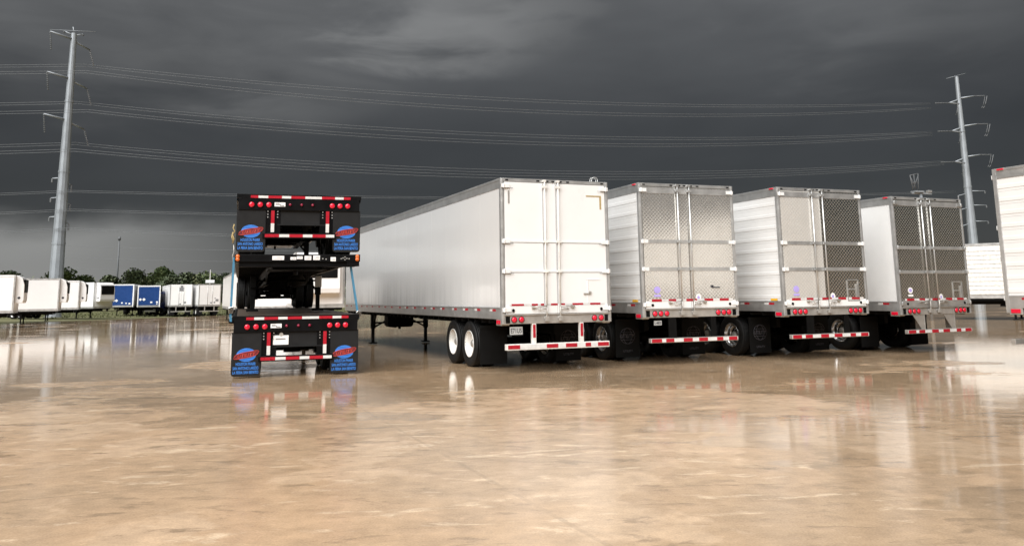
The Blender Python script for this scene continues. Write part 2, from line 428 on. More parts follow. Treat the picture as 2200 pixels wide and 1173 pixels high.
def landing_gear(parent, y, top, z0=.0, xs=.95):
    for s in (-1, 1):
        m = MB().box(s * xs - .075, s * xs + .075, y - .075, y + .075, .52 + z0, top)
        m.box(s * xs - .05, s * xs + .05, y - .05, y + .05, .06 + z0, .52 + z0).box(s * xs - .13, s * xs + .13, y - .12, y + .12, .02 + z0, .06 + z0)
        m.prism([(y - .075, .62 + z0), (y - .075, top), (y - .55, top), (y - .45, top - .08)], 0, s * xs - .03, s * xs + .03)
        m.build('landing_leg', 'chassis_black', parent, .004)
    MB().tube((-xs, y, .72 + z0), (xs, y, .72 + z0), .03).tube((-xs, y, .55 + z0), (0, y + .05, top - .06), .028).tube((xs, y, .55 + z0), (0, y + .05, top - .06), .028).build('cross_brace', 'chassis_black', parent)

def box_trailer(spec):
    q = dict(H=4.09, S=1.02, L=16.1, side='ribbed', door='stainless', n_lamp=3, rim='polished_rim', bumper='tape', axles=(2.2, 3.42), gear=12.9, plate=None)
    q.update(spec)
    T = thing(q['name'], q['label'], 'trailer', q['loc'], q['yaw'], q['group'])
    H, B, L = q['H'], q['S'], q['L']
    zp0, zp1 = B + .335, H - .215                            # side skin
    white = 'white_paint' if q['door'] == 'white' else 'white_panel'
    fr = 'aluminium'
    MB().box(-1.262, 1.262, .06, L - .05, B + .12, H - .03).build('body', 'white_panel', T)
    MB().box(-1.28, 1.28, .05, L, H - .03, H - .008).build('roof', 'aluminium', T)
    MB().box(-1.26, 1.26, L - .05, L, B + .1, H - .03).build('front_wall', 'white_panel', T, .02)
    for s in (-1, 1):
        e = lambda a, b_: (min(s * a, s * b_), max(s * a, s * b_))
        MB().box(*e(1.255, 1.285), .085, L, zp1, H - .004).box(*e(1.255, 1.293), .085, L, H - .05, H).build('roof_rail', 'aluminium', T, .004)
        MB().box(*e(1.25, 1.288), .085, L, B + .10, zp0).box(*e(1.25, 1.295), .085, L, zp0 - .02, zp0 + .012).build('bottom_rail', 'aluminium', T, .003)
        # rail rivets and conspicuity tape
        y = .35; k = 0; mbt = MB()
        while y < L - .4:
            mbt.box(*e(1.288, 1.2905), y, y + .20, zp0 - .075, zp0 - .028, 0); mbt.box(*e(1.288, 1.2905), y + .20, y + .36, zp0 - .075, zp0 - .028, 1); y += .80 if k % 3 else .95; k += 1
        mbt.build('reflective_tape', ['red_tape', 'white_tape'], T)
        if q['side'] == 'ribbed':
            pit = (zp1 - zp0 - .012) / 9
            for k in range(9):
                z = zp0 + .012 + k * pit
                x0, x1, x2 = 1.258, 1.274, 1.2815
                prof = [(x0, z + .002), (x1, z + .002), (x1, z + .058), (x2, z + .062), (x2, z + .134), (x1, z + .138), (x1, z + pit - .002), (x0, z + pit - .002)]
                MB().prism([(s * a, b_) for a, b_ in prof], 1, .085, L - .02).build('side_panel', 'white_panel', T)
        else:
            npan = 13; wd = (L - .1) / npan
            sk = 'streaked_panel' if q['side'] == 'streaked' else 'white_panel'
            for k in range(npan): MB().box(*e(1.255, 1.276), .085 + k * wd, .085 + (k + 1) * wd - .004, zp0 + .012, zp1).build('side_panel', sk, T)
        # marker lamps at the corners
        if q['door'] != 'white': MB().box(*e(1.285, 1.315), .12, .26, H - .045, H - .012).build('marker_lamp', 'red_lens', T, .006)
        MB().box(*e(1.10, 1.285), .06, .34, B - .03, B + .10).box(*e(1.285, 1.30), .10, .30, B, B + .08, 1).build('side_marker', ['dull_steel', 'red_lens'], T, .006)
        if q['door'] == 'stainless' and q['side'] == 'ribbed' and q.get('amber', 1):
            MB().box(*e(1.286, 1.292), .22, .46, zp0 + .02, zp0 + .07).build('amber_reflector', 'amber_tape', T)
    # rear frame
    for s in (-1, 1):
        MB().box(min(s * 1.215, s * 1.295), max(s * 1.215, s * 1.295), 0, .085, B, H).box(min(s * 1.235, s * 1.275), max(s * 1.235, s * 1.275), -.012, 0, B, H - .02).build('corner_post', fr, T, .006)
    hd = MB().box(-1.215, 1.215, 0, .085, H - .075, H - .002)
    for xx in (-1.15, -.42, -.2, -.06, .12, .3, 1.15): hd.box(xx - .035, xx + .035, -.008, 0, H - .055, H - .025, 1)
    hd.build('header', [fr, 'chassis_black'], T, .003)
    sill_m = 'dull_steel'
    lx = [(-1.02, -.855), (.87, 1.035)] if q['n_lamp'] == 2 else [(-.985, -.83, -.675), (.705, .86, 1.005)]
    sl_ = MB().box(-1.215, 1.215, 0, .10, B, B + .175).box(-1.24, 1.24, -.03, .0, B + .175, B + .20)
    for g in lx: sl_.box(min(g) - .085, max(g) + .085, -.006, 0, B + .018, B + .158, 1)
    for s in (-1, 1): sl_.box(s * 1.16 - .05, s * 1.16 + .05, -.005, 0, B + .018, B + .158, 2)
    sl_.build('rear_sill', [sill_m, 'dull_steel', 'chassis_black'], T, .003)
    for g in lx:
        for xx in g: round_lamp(T, xx, -.012, B + .088, .058)
    # doors with their lock rods, hinges and trim
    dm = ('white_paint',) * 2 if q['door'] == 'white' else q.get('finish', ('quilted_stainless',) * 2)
    zd0, zd1 = B + .205, H - .085
    hz = (H - .17, B + 1.72, B + 1.09, B + .29)
    for s in (-1, 1):
        xa, xb = (-1.208, -.012) if s < 0 else (-.004, 1.208)
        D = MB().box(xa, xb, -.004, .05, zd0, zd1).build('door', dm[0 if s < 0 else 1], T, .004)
        tr = 'white_paint' if q['door'] == 'white' else 'aluminium'
        # kick strip along the foot of the door
        MB().box(xa, xb, -.016, -.004, zd0, zd0 + .165).build('kick_strip', 'white_paint' if q['door'] == 'white' else 'white_panel' if q.get('bright', 1) else 'aluminium', D, .003)
        for i, z in enumerate(hz):
            hh = .018 if q['door'] == 'white' else .042
            if q['door'] == 'white':
                if i in (1, 2):
                    MB().box(xa, xb, -.014, -.004, z - hh, z + hh).build('hinge_band', tr, D)
                    MB().box(xa, xb, -.0065, -.0042, z - hh - .011, z - hh).build('hinge_shadow', 'print_grey', D)  # thin grey strip, the shadow under the hinge band as colour
            elif i < 3: MB().box(xa, xb, -.012, -.004, z - hh - (.03 if i == 0 else 0), z + hh + (.02 if i == 0 else 0)).build('hinge_band', tr, D, .003)
            xo = 1.285; hw = .19
            m = MB().box(min(s * xo, s * (xo - hw)), max(s * xo, s * (xo - hw)), -.032, -.0145, z - .04, z + .04)
            m.tube((s * 1.235, -.035, z - .05), (s * 1.235, -.035, z + .05), .016, n=8)
            m.build('hinge', 'white_paint' if q['door'] == 'white' or q.get('bright', 1) else 'aluminium', D, .003)
            if q['door'] == 'white': MB().box(min(s * 1.29, s * 1.02), max(s * 1.29, s * 1.02), -.034, -.030, z - .05, z - .042).build('hinge_shadow', 'print_dark', D)  # dark strip painted as the shadow below each hinge
        rx = -.285 if s < 0 else .035
        rm = 'white_worn' if q['door'] == 'white' else 'aluminium'
        m = MB().tube((rx, -.052, B + .10), (rx, -.052, H - .035), .017, n=10)
        for z in (H - .03, B + .13): m.box(rx - .035, rx + .035, -.07, .0, z - .03, z + .015)
        for z in hz[:3]: m.box(rx - .055, rx + .055, -.072, -.03, z - .025, z + .025)
        m.build('lock_rod', rm, D)
        if q['door'] == 'white': MB().box(rx - .034, rx - .022, -.0062, -.0042, zd0 + .2, zd1 - .02).box(rx + .022, rx + .030, -.0062, -.0042, zd0 + .2, zd1 - .02).build('rod_shadow', 'print_grey', D)  # grey strips on the door, painted shadow lines beside the rod
        dirn = -1 if s < 0 else 1
        m = MB().tube((rx, -.07, B + .36), (rx + dirn * .34, -.06, B + .34), .011, n=8).tube((rx, -.07, B + .31), (rx + dirn * .20, -.06, B + .285), .010, n=8)
        m.tube((rx + dirn * .16, -.064, B + .35), (rx + dirn * .15, -.062, B + .29), .010, n=6).tube((rx, -.07, B + .36), (rx, -.07, B + .10), .012, n=6)
        m.box(rx + dirn * .30 - .04, rx + dirn * .30 + .04, -.07, -.016, B + .32, B + .37).box(rx - .04, rx + .04, -.085, -.03, B + .05, B + .14)
        m.build('lock_handle', 'dull_steel', D)
        reds = [(max(a, xa), min(b_, xb)) for a, b_ in (RED1 if q['door'] == 'white' else RED2) if b_ > xa + .05 and a < xb - .05]
        tape(D, reds, -.020, -.0165, zd0 + .155 if q['door'] != 'white' else zd0 + .17, zd0 + .205, x0=xa + .08, x1=xb - .08)
        MB().tube((s * 1.04, -.03, zd0 + .075), (s * 1.04, -.016, zd0 + .075), .032, n=10).build('door_bumper', 'chassis_black', D)
        if q['door'] == 'stainless':
            # round emblem stickers
            if s < 0:
                mb = MB(); disc_x(mb, -.90, -.010, B + .62, .085, .08, 0); disc_x(mb, -.90, -.012, B + .62, .05, .045, 1); mb.box(-.985, -.815, -.010, -.008, B + .465, B + .515, 0)
                mb.build('emblem_sticker', ['sticker_white' if q.get('clear_sticker') else 'sticker_violet', 'sticker_violet'], D)
            else:
                mb = MB(); disc_x(mb, .19, -.010, B + .43, .075, .095, 0); disc_x(mb, .19, -.012, B + .44, .035, .035, 1)
                mb.build('round_sticker', ['sticker_white', 'sticker_violet'], D)
                if q.get('vent'):
                    v = MB(); a, b_, c, d = .66, 1.0, B + .33, B + .83
                    for (p, r_) in (((a, c), (b_, c)), ((a, d), (b_, d)), ((a, c), (a, d)), ((b_, c), (b_, d))): v.box(min(p[0], r_[0]) - .012, max(p[0], r_[0]) + .012, -.02, -.005, min(p[1], r_[1]) - .012, max(p[1], r_[1]) + .012)
                    v.box(b_ - .075, b_ - .02, -.035, -.005, c + .08, d - .10).box(a + .02, a + .2, -.04, -.02, c + .26, c + .29)
                    v.build('vent_door', 'aluminium', D)
                else:
                    MB().box(.55, .60, -.035, -.005, B + .66, B + .72).box(.60, .78, -.03, -.008, B + .655, B + .68).build('latch', 'print_dark', D, .004)
        else:
            if s > 0:
                v = MB().box(.72, .74, -.014, -.004, B + .42, B + .92).box(.70, 1.02, -.012, -.004, B + .90, B + .92)
                v.build('vent_door', 'white_paint', D)
                MB().box(.62, .80, -.03, -.006, B + .595, B + .62).box(.74, .80, -.035, -.006, B + .62, B + .66).build('latch', 'dull_steel', D, .003)
                MB().box(.74, 1.12, -.008, -.006, H - .345, H - .315).box(1.075, 1.12, -.008, -.006, H - .62, H - .345).build('corner_tape', 'rope_yellow', D)
            else:
                MB().box(-1.13, -1.09, -.008, -.006, H - .55, H - .27).build('corner_tape', 'dull_steel', D)
    # under-ride guard
    bz0, bz1 = (.475, .60) if q['bumper'] == 'white' else (.50, .60)
    if q['bumper'] == 'white':
        G = MB().box(-1.2, 1.22, -.02, .09, bz0, bz1).build('rear_bumper', 'white_worn', T, .008)
        reds = [(-1.17, -.90), (-.29, -.02), (.16, .43), (.63, .76), (.93, 1.20)]
        tape(G, reds, -.023, -.0205, bz0 + .028, bz1 - .022)
        for xx in (-.56, .56):
            Pp = MB().box(xx - .045, xx + .045, 0, .085, bz1, B).build('bumper_post', 'white_worn', T, .004)
            MB().box(xx - .03, xx + .03, -.004, -.0005, bz1 + .12, B - .02).build('reflective_tape', 'red_tape', Pp)
    else:
        G = MB().box(-1.12, 1.22, -.02, .08, bz0, bz1).build('rear_bumper', 'dull_steel', T, .006)
        tape(G, [(-1.10, -.84), (-.73, -.52), (-.27, -.03), (.14, .38), (.63, .80), (.96, 1.19)], -.0245, -.021, bz0 + .014, bz1 - .014, x0=-1.11, x1=1.21)
        for xx, m_, w0 in ((-.52, 'dull_steel', .10), (.58, 'dull_steel', .07)):
            if q.get('gusset'):
                MB().prism([(xx - .06, bz1), (xx + .05, bz1), (xx + .05, B), (xx - .34, B)], 1, .012, .03).box(xx + .05, xx + .065, .0, .30, bz1, B).build('bumper_post', 'dull_steel', T)
            else: MB().box(xx - w0, xx + w0, .01, .06, bz1, B).build('bumper_post', 'chassis_black', T, .004)
    # number plate
    if q['plate']:
        px, pz, pw, ph, s_txt = q['plate']
        Pl = MB().box(px - pw / 2, px + pw / 2, .055, .062, pz - ph / 2, pz + ph / 2).build('number_plate', 'plate_grey', T)
        MB().box(px - .05, px + .05, .062, .10, pz, B).build('plate_bracket', 'chassis_black', Pl)
        lettering(s_txt, 'print_dark', Pl, px, .052, pz, pw * .86, ph * .62)
    # bogie, floor, landing gear
    a0, a1 = q['axles']
    f = MB()
    for s in (-1, 1):
        f.box(s * .52 - .06, s * .52 + .06, a0 - 1.0, a1 + 1.0, .72, .94).box(s * .52 - .08, s * .52 + .08, a0 - .9, a1 + 5.0, .94, B + .06)
        for yy in (a0, a1): f.box(s * .52 - .06, s * .52 + .06, yy - .45, yy + .35, .56, .66).tube((s * .52, yy + .2, .62), (s * .52, yy + .2, .9), .12)
    f.box(-.5, .5, a0 + .5, a0 + .62, .74, .90).box(-.5, .5, a1 + .7, a1 + .8, .74, .90)
    f.build('bogie', 'chassis_black', T)
    tandem(T, (a0, a1), TR, q['rim'])
    mb = MB().box(-1.24, 1.24, .10, L - .1, B + .07, B + .12); yy = .4
    while yy < L - .3: mb.box(-1.24, 1.24, yy, yy + .05, B - .0, B + .07); yy += .45
    mb.build('underframe', 'chassis_black', T)['kind'] = 'stuff'
    for s in (-1, 1):
        yf = a0 - .78
        x0, x1 = sorted((s * .60, s * 1.25))
        F = MB().box(x0, x1, yf, yf + .012, .10, B - .12).box(x0, x1, yf - .015, yf + .03, B - .13, B - .06).build('mudflap', 'flap_shade_black', T)
        if q.get('emblem', 1) and (s > 0 or q['door'] == 'stainless'): globe_outline(F, s * .93, yf - .006, .60, .20)
    landing_gear(T, q['gear'], B + .08)
    if q.get('tank'):
        yy = q['gear'] - .15
        r = .12; x0, x1, z0, z1 = -.62, .28, .58, B + .02; pl = []
        for (cx_, cz_, a) in ((x1 - r, z1 - r, 0), (x0 + r, z1 - r, PI / 2), (x0 + r, z0 + r, PI), (x1 - r, z0 + r, 1.5 * PI)):
            pl += [(cx_ + r * math.cos(a + k * PI / 8), cz_ + r * math.sin(a + k * PI / 8)) for k in range(5)]
        MB().prism(pl, 1, yy - .65, yy - .12).prism([(x0 + .25, z0 - .02), (x0 + .30, z0 - .02), (x0 + .30, z1), (x0 + .25, z1)], 1, yy - .665, yy - .10).tube((-.15, yy - .4, z0), (-.15, yy - .4, z0 - .07), .05).build('fuel_tank', 'chassis_black', T, .01)
    return T

GB = 'box trailers parked side by side with their doors to the camera'
box_trailer(dict(name='box_trailer', label='box trailer with plain white doors and smooth grey streaked side, beside the flatbed stack', loc=(.940, 18.222, 0), yaw=.3962, group=GB,
    H=4.08, S=1.01, side='streaked', door='white', n_lamp=2, rim='white_rim', bumper='white', axles=(2.2, 3.36), gear=12.9, tank=1, plate=(-.95, .87, .29, .16, 'E71U5')))
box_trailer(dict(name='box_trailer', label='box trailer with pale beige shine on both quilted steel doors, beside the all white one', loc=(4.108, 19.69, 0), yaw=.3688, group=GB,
    H=4.135, S=1.06, finish=('quilted_painted_sheen_faint', 'quilted_painted_sheen_faint'), plate=(-.88, .94, .20, .10, 'L482')))
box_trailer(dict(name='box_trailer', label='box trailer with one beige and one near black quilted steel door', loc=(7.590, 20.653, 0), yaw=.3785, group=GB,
    H=4.11, S=1.04, finish=('quilted_painted_sheen', 'quilted_stainless'), vent=1))
box_trailer(dict(name='box_trailer', label='box trailer with smooth white side and two dark brownish quilted steel doors', loc=(11.072, 22.339, 0), yaw=.4138, group=GB,
    H=4.03, S=.975, side='smooth', vent=1, bright=0, gusset=1, clear_sticker=1, emblem=0))
# the row facing the other way, at the edge of the picture: its side skin shows beyond the last of the door-on trailers
def facing(name, label, corner, yaw, spec):
    """corner = ground point under the rear corner on the trailer's own right hand; nose points along (sin yaw, -cos yaw)"""
    rz = PI + yaw
    c, s = math.cos(rz), math.sin(rz)
    lx = 1.295
    loc = (corner[0] - lx * c, corner[1] - lx * s, 0)
    return box_trailer(dict(name=name, label=label, loc=loc, yaw=rz, group='box trailers parked nose to the camera at the edge', **spec))
facing('box_trailer', 'white ribbed trailer cut off at the picture edge, red lamp on its top corner', (9.99, 17.32), .43, dict(H=4.06, S=1.12, amber=0))

# small hoop on the roof corner of the first trailer, a loose piece of conduit
_T1 = bpy.data.objects['box_trailer']
mb = MB()
for yy in (.16, .24): mb.path([(1.06 + .075 * math.cos(a * PI / 10) , yy, 4.08 + .07 + .055 * math.sin(a * PI / 10)) if 0 <= a <= 10 else None for a in range(11)], .009, 6)
for yy in (.16, .24):
    for xx in (.985, 1.135): mb.tube((xx, yy, 4.06), (xx, yy, 4.15), .009, n=6)
mb.build('roof_hoop', 'aluminium', _T1)

# ------------------------------------------------------------------ stack of three flatbed trailers
FX, FY, FYAW = -4.5535, 17.9104, .3122
DECK, STEP_ = 1.252, 1.266
def flatbed(label, z0, reverse):
    c, s = math.cos(FYAW), math.sin(FYAW); L = 14.6
    if reverse: loc = (FX - s * (L + .02), FY + c * (L + .02), z0); rz = FYAW + PI
    else: loc = (FX, FY, z0); rz = FYAW
    T = thing('flatbed_trailer', label, 'trailer', loc, rz, 'flatbed trailers stacked three high')
    Z = DECK
    # deck boards run lengthwise between the side rails
    nb = 9; wd = 2.42 / nb
    for k in range(nb): MB().box(-1.21 + k * wd + .004, -1.21 + (k + 1) * wd - .004, .10, L - .12, Z - .035, Z).build('deck_board', 'weathered_wood', T)
    for s_ in (-1, 1):
        a, b_ = sorted((s_ * 1.215, s_ * 1.275)); m = MB().box(a, b_, .08, L - .08, Z - .16, Z - .002)
        a, b_ = sorted((s_ * 1.285, s_ * 1.297)); m.box(a, b_, .10, L - .1, Z - .13, Z - .05)
        yy = .5
        while yy < L - .3: a, b_ = sorted((s_ * 1.275, s_ * 1.285)); m.box(a, b_, yy, yy + .05, Z - .13, Z - .05); yy += .6
        m.build('side_rail', 'black_paint', T)
        # main beam, deeper behind the neck
        m = MB(); xo = s_ * .52
        m.prism([(.35, Z - .55), (10.2, Z - .55), (11.3, Z - .33), (L - .1, Z - .30), (L - .1, Z - .06), (.35, Z - .06)], 0, xo - .01, xo + .01)
        m.box(xo - .07, xo + .07, .35, 10.2, Z - .57, Z - .55).box(xo - .07, xo + .07, .35, L - .1, Z - .075, Z - .06)
        m.build('main_beam', 'chassis_black', T)
    m = MB(); yy = .5
    while yy < L - .3: m.box(-1.21, 1.21, yy, yy + .06, Z - .14, Z - .036); yy += .6
    m.build('cross_members', 'chassis_black', T)['kind'] = 'stuff'
    # tail
    MB().box(-1.297, 1.297, 0, .10, Z - .085, Z).box(-1.26, 1.26, .004, .09, Z - .335, Z - .085).build('tail_sill', 'black_paint', T, .005)
    tape(T, [(-1.02, -.865), (-.665, -.385), (-.195, .10), (.45, .73), (.915, 1.065)], -.004, -.0005, Z - .082, Z - .030)
    for x in (-.995, -.82, -.645, .675, .84, 1.005): round_lamp(T, x, -.006, Z - .225, .056)
    for x in (-.21, .03, .26): round_lamp(T, x, -.002, Z - .215, .030, 'dark_red_lens', 'marker_lamp')
    St = MB().box(-.53, -.31, -.002, .003, Z - .255, Z - .17).build('maker_plate', 'sticker_white', T)
    MB().box(-.51, -.43, -.004, -.002, Z - .20, Z - .185).box(-.42, -.33, -.004, -.002, Z - .245, Z - .225).box(-.51, -.40, -.004, -.002, Z - .225, Z - .21).build('print', 'print_grey', St)
    # bumper bay
    MB().box(-.46, .56, .06, .075, Z - .63, Z - .335).box(-.46, .56, .04, .075, Z - .65, Z - .63).build('bay_plate', 'flap_rubber', T)
    for x in (-.56, .58):
        Pp = MB().box(x - .16, x + .16, .05, .062, Z - .82, Z - .335).box(x - .04, x + .04, .0, .05, Z - .82, Z - .335).build('bumper_post', 'black_paint', T)
        m = MB().box(x - .035, x + .035, -.003, -.0005, Z - .615, Z - .345, 0).box(x - .035, x + .035, -.003, -.0005, Z - .80, Z - .615, 1); m.build('reflective_tape', ['red_tape', 'white_tape'], Pp)
        m = MB()
        for dx_ in (-.10, .10):
            for dz_ in (.36, .42, .48): m.tube((x + dx_, .035, Z - dz_), (x + dx_, .05, Z - dz_), .014, n=6)
        m.build('bolts', 'aluminium', Pp)
    G = MB().box(-.76, .76, .0, .10, Z - .93, Z - .82).build('rear_bumper', 'black_paint', T, .005)
    tape(G, [(-.71, -.42), (-.21, .07), (.27, .55)], -.004, -.0005, Z - .905, Z - .845, x0=-.71, x1=.73)
    for s_ in (-1, 1):
        x0, x1 = sorted((s_ * .70, s_ * 1.285)); xc = (x0 + x1) / 2
        r = .06; zt, zb = Z - .325, Z - 1.25 + .035
        pl = [(x0, zt), (x0, zb + r), (x0 + r * .3, zb + r * .3), (x0 + r, zb), (x1 - r, zb), (x1 - r * .3, zb + r * .3), (x1, zb + r), (x1, zt)]
        F = MB().prism(pl, 1, .028, .040).build('mudflap', 'flap_rubber', T)
        zc = Z - .785
        m = MB(); disc_x(m, xc, .0255, zc, .195, .135, 0)
        for dz_, hw in ((.07, .16), (-.07, .16), (.105, .12), (-.105, .12)): m.box(xc - hw, xc + hw, .0235, .0255, zc + dz_ - .006, zc + dz_ + .006, 1)
        m.build('globe_emblem', ['print_blue', 'print_deep_blue'], F)
        m = MB(); pts = []
        for k in range(24):
            a = 2 * PI * k / 24; ca, sa = math.cos(a), math.sin(a)
            px = .235 * math.copysign(abs(ca) ** .6, ca); pz = .056 * math.copysign(abs(sa) ** .6, sa)
            px += pz * .7; pz += px * .16; pts.append((xc + px, zc + pz))
        m.prism(pts, 1, .0205, .023); m.build('wordmark_plate', 'print_maroon', F)
        m = MB(); m.path([(p[0], .0195, p[1]) for p in pts + pts[:1]], .006, 4); m.build('wordmark_outline', 'print_red', F)
        lettering('UTILITY', 'print_red', F, xc + .01, .0185, zc, .37, .07, .35, -.15, name='wordmark')
        for i, (s_t, w_) in enumerate((('HOUSTON PHARR', .39), ('SAN ANTONIO LAREDO', .50), ('LA FERIA SAN BENITO', .505))):
            lettering(s_t, 'print_blue', F, xc - .005, .024, Z - .965 - i * .084, w_, .062)
    # running gear
    tandem(T, (1.55, 2.80), TR, 'polished_rim')
    m = MB()
    for s_ in (-1, 1):
        for yy in (1.55, 2.80): m.box(s_ * .5 - .05, s_ * .5 + .05, yy - .5, yy + .4, .50, .60).tube((s_ * .5, yy + .25, .58), (s_ * .5, yy + .25, .75), .11)
    m.tube((-.5, 1.2, .68), (.3, 2.4, .42), .025).build('suspension', 'chassis_black', T)
    # nose
    nose = MB().box(-1.297, 1.297, L - .10, L, Z - .155, Z).box(-1.2, 1.2, L - .30, L - .06, Z - .26, Z - .155).box(-1.28, -1.02, L - .25, L - .01, Z - .25, Z - .155)
    nose.box(-.62, .62, L - 1.7, L - .2, Z - .315, Z - .30); nose.tube((0, L - .95, Z - .315), (0, L - .95, Z - .41), .045)
    nose.build('nose_beam', 'black_paint', T, .006)
    for s_ in (-1, 1):
        m = MB().lathe([(0, .028), (.03, .026), (.042, .012), (.044, 0)], (s_ * 1.235, L, Z - .045), 1, 14).lathe([(0, .028), (.03, .026), (.042, .012), (.044, 0)], (s_ * 1.235, L, Z - .105), 1, 14); m.build('clearance_lamp', 'amber_lens', T)
    for x, z, a, b_ in ((-.42, .075, .24, .085), (-.11, .085, .12, .06), (.02, .07, .12, .06), (.19, .075, .14, .085), (.37, .07, .14, .095), (.72, .10, .11, .085)):
        Sk = MB().box(-x - a / 2, -x + a / 2, L, L + .003, Z - z - b_ / 2, Z - z + b_ / 2).build('sticker', 'sticker_white', T)
        m = MB()
        for j in range(2): m.box(-x - a * .38, -x + a * (.1 + .25 * j), L + .003, L + .005, Z - z + b_ * (.1 - .3 * j), Z - z + b_ * (.2 - .3 * j))
        m.build('print', 'print_grey', Sk)
    m = MB()
    for x, z in ((.93, .075), (.97, .055), (1.01, .085), (.97, .11), (.89, .09), (1.06, .09), (.5, .09), (.57, .1)): m.box(-x - .014, -x + .014, L, L + .006, Z - z - .012, Z - z + .012)
    m.build('coupling_studs', 'aluminium', T)
    # legs with gearbox
    yl = L - 5.0
    for s_ in (-1, 1):
        x = s_ * .84
        m = MB().box(x - .075, x + .075, yl - .07, yl + .07, .42, Z - .3).box(x - .052, x + .052, yl - .05, yl + .05, .06, .42).box(x - .15, x + .15, yl - .13, yl + .13, .004, .06)
        m.tube((x, yl, .5), (s_ * .45, yl - .1, Z - .3), .03)
        lg = m.build('landing_leg', 'chassis_black', T, .004)
        MB().box(x - .085, x + .085, yl + .07, yl + .16, .62, .92).build('gearbox', 'dull_steel' if s_ < 0 else 'chassis_black', lg, .01)
    MB().tube((-.84, yl, .80), (.84, yl, .80), .025).build('cross_shaft', 'chassis_black', T)
    return T
flatbed('black flatbed trailer at the bottom of the stack, standing on the wet ground', 0, False)
_F2 = flatbed('middle flatbed of the stack, black nose beam with white stickers and amber lamps', STEP_, True)
flatbed('black flatbed trailer on top of the stack, highest red lamps and mudflaps against the sky', STEP_ * 2, False)
# the bottom one carries a paper tag; its tag is a part of it
_F1 = bpy.data.objects['flatbed_trailer']
Pg = MB().box(-.47, -.16, .045, .050, DECK - .60, DECK - .41).build('paper_plate', 'sticker_white', _F1)
MB().box(-.42, -.22, .043, .045, DECK - .50, DECK - .47).build('print', 'print_grey', Pg)
MB().tube((-.31, .04, DECK - .39), (-.31, .055, DECK - .39), .04, n=10).build('plate_lamp', 'dull_steel', _F1)

def local(x, y, z):
    c, s = math.cos(FYAW), math.sin(FYAW); return (FX + x * c - y * s, FY + x * s + y * c, z)
def strap(label, pts, wdt, buckle):
    T = thing('tie_down_strap', label, 'strap', local(*pts[-1]), FYAW, 'blue straps that hold the flatbed stack together')
    base = Vector(pts[-1]); m = MB()
    for a, b_ in zip(pts[:-1], pts[1:]):
        a, b_ = Vector(a) - base, Vector(b_) - base; o = len(m.v); u = Vector((.0, wdt / 2, 0)); t_ = Vector((.022, 0, 0)); 
        for p in (a, b_):
            for su, st_ in ((-1, -1), (1, -1), (1, 1), (-1, 1)): m.v.append(tuple(p + u * su + t_ * st_))
        for k in range(4): m.face([o + k, o + (k + 1) % 4, o + 4 + (k + 1) % 4, o + 4 + k])
        m.face([o, o + 1, o + 2, o + 3]); m.face([o + 4, o + 5, o + 6, o + 7])
    m.build('webbing', 'strap_blue', T)
    bx = Vector(buckle) - base
    MB().box(bx.x - .05, bx.x + .05, bx.y - .06, bx.y + .06, bx.z - .07, bx.z + .07).tube((bx.x - .02, bx.y - .07, bx.z + .02), (bx.x - .02, bx.y + .07, bx.z + .02), .04).build('ratchet', 'polished_rim', T, .01)
    return T
strap('light blue webbing strap straight down the left flank of the stack', [(-1.31, .5, DECK * 2 - .03), (-1.335, .5, DECK + .02), (-1.325, .5, DECK - .12)], .07, (-1.33, .5, DECK + .12))
strap('blue webbing strap slanting down to the right corner of the bottom deck', [(1.10, .20, DECK * 2 - .12), (1.29, .25, DECK + .02), (1.315, .25, DECK - .10)], .06, (1.31, .25, DECK + .0))
# hanging chain hooks and rope ends on the flank
hk = thing('hanging_rope', 'yellowish rope hanging on the left flank of the flatbed stack', 'rope', local(-1.33, .6, 2.98), FYAW); hk.scale = (.7, .7, .75)
m = MB(); m.path([(0, 0, .28), (-.03, .02, .18), (.02, 0, .08), (-.04, .03, -.02), (.01, 0, -.14), (-.03, .02, -.26)], .024, 6); m.path([(-.03, 0, .05), (-.06, .04, -.08), (-.02, 0, -.2)], .025, 6)
m.build('rope', 'rope_yellow', hk)
MB().path([(0, .05, -.3), (.02, .04, -.5), (-.02, .04, -.62), (.0, .03, -.8)], .016, 6).build('chain', 'dull_steel', hk)

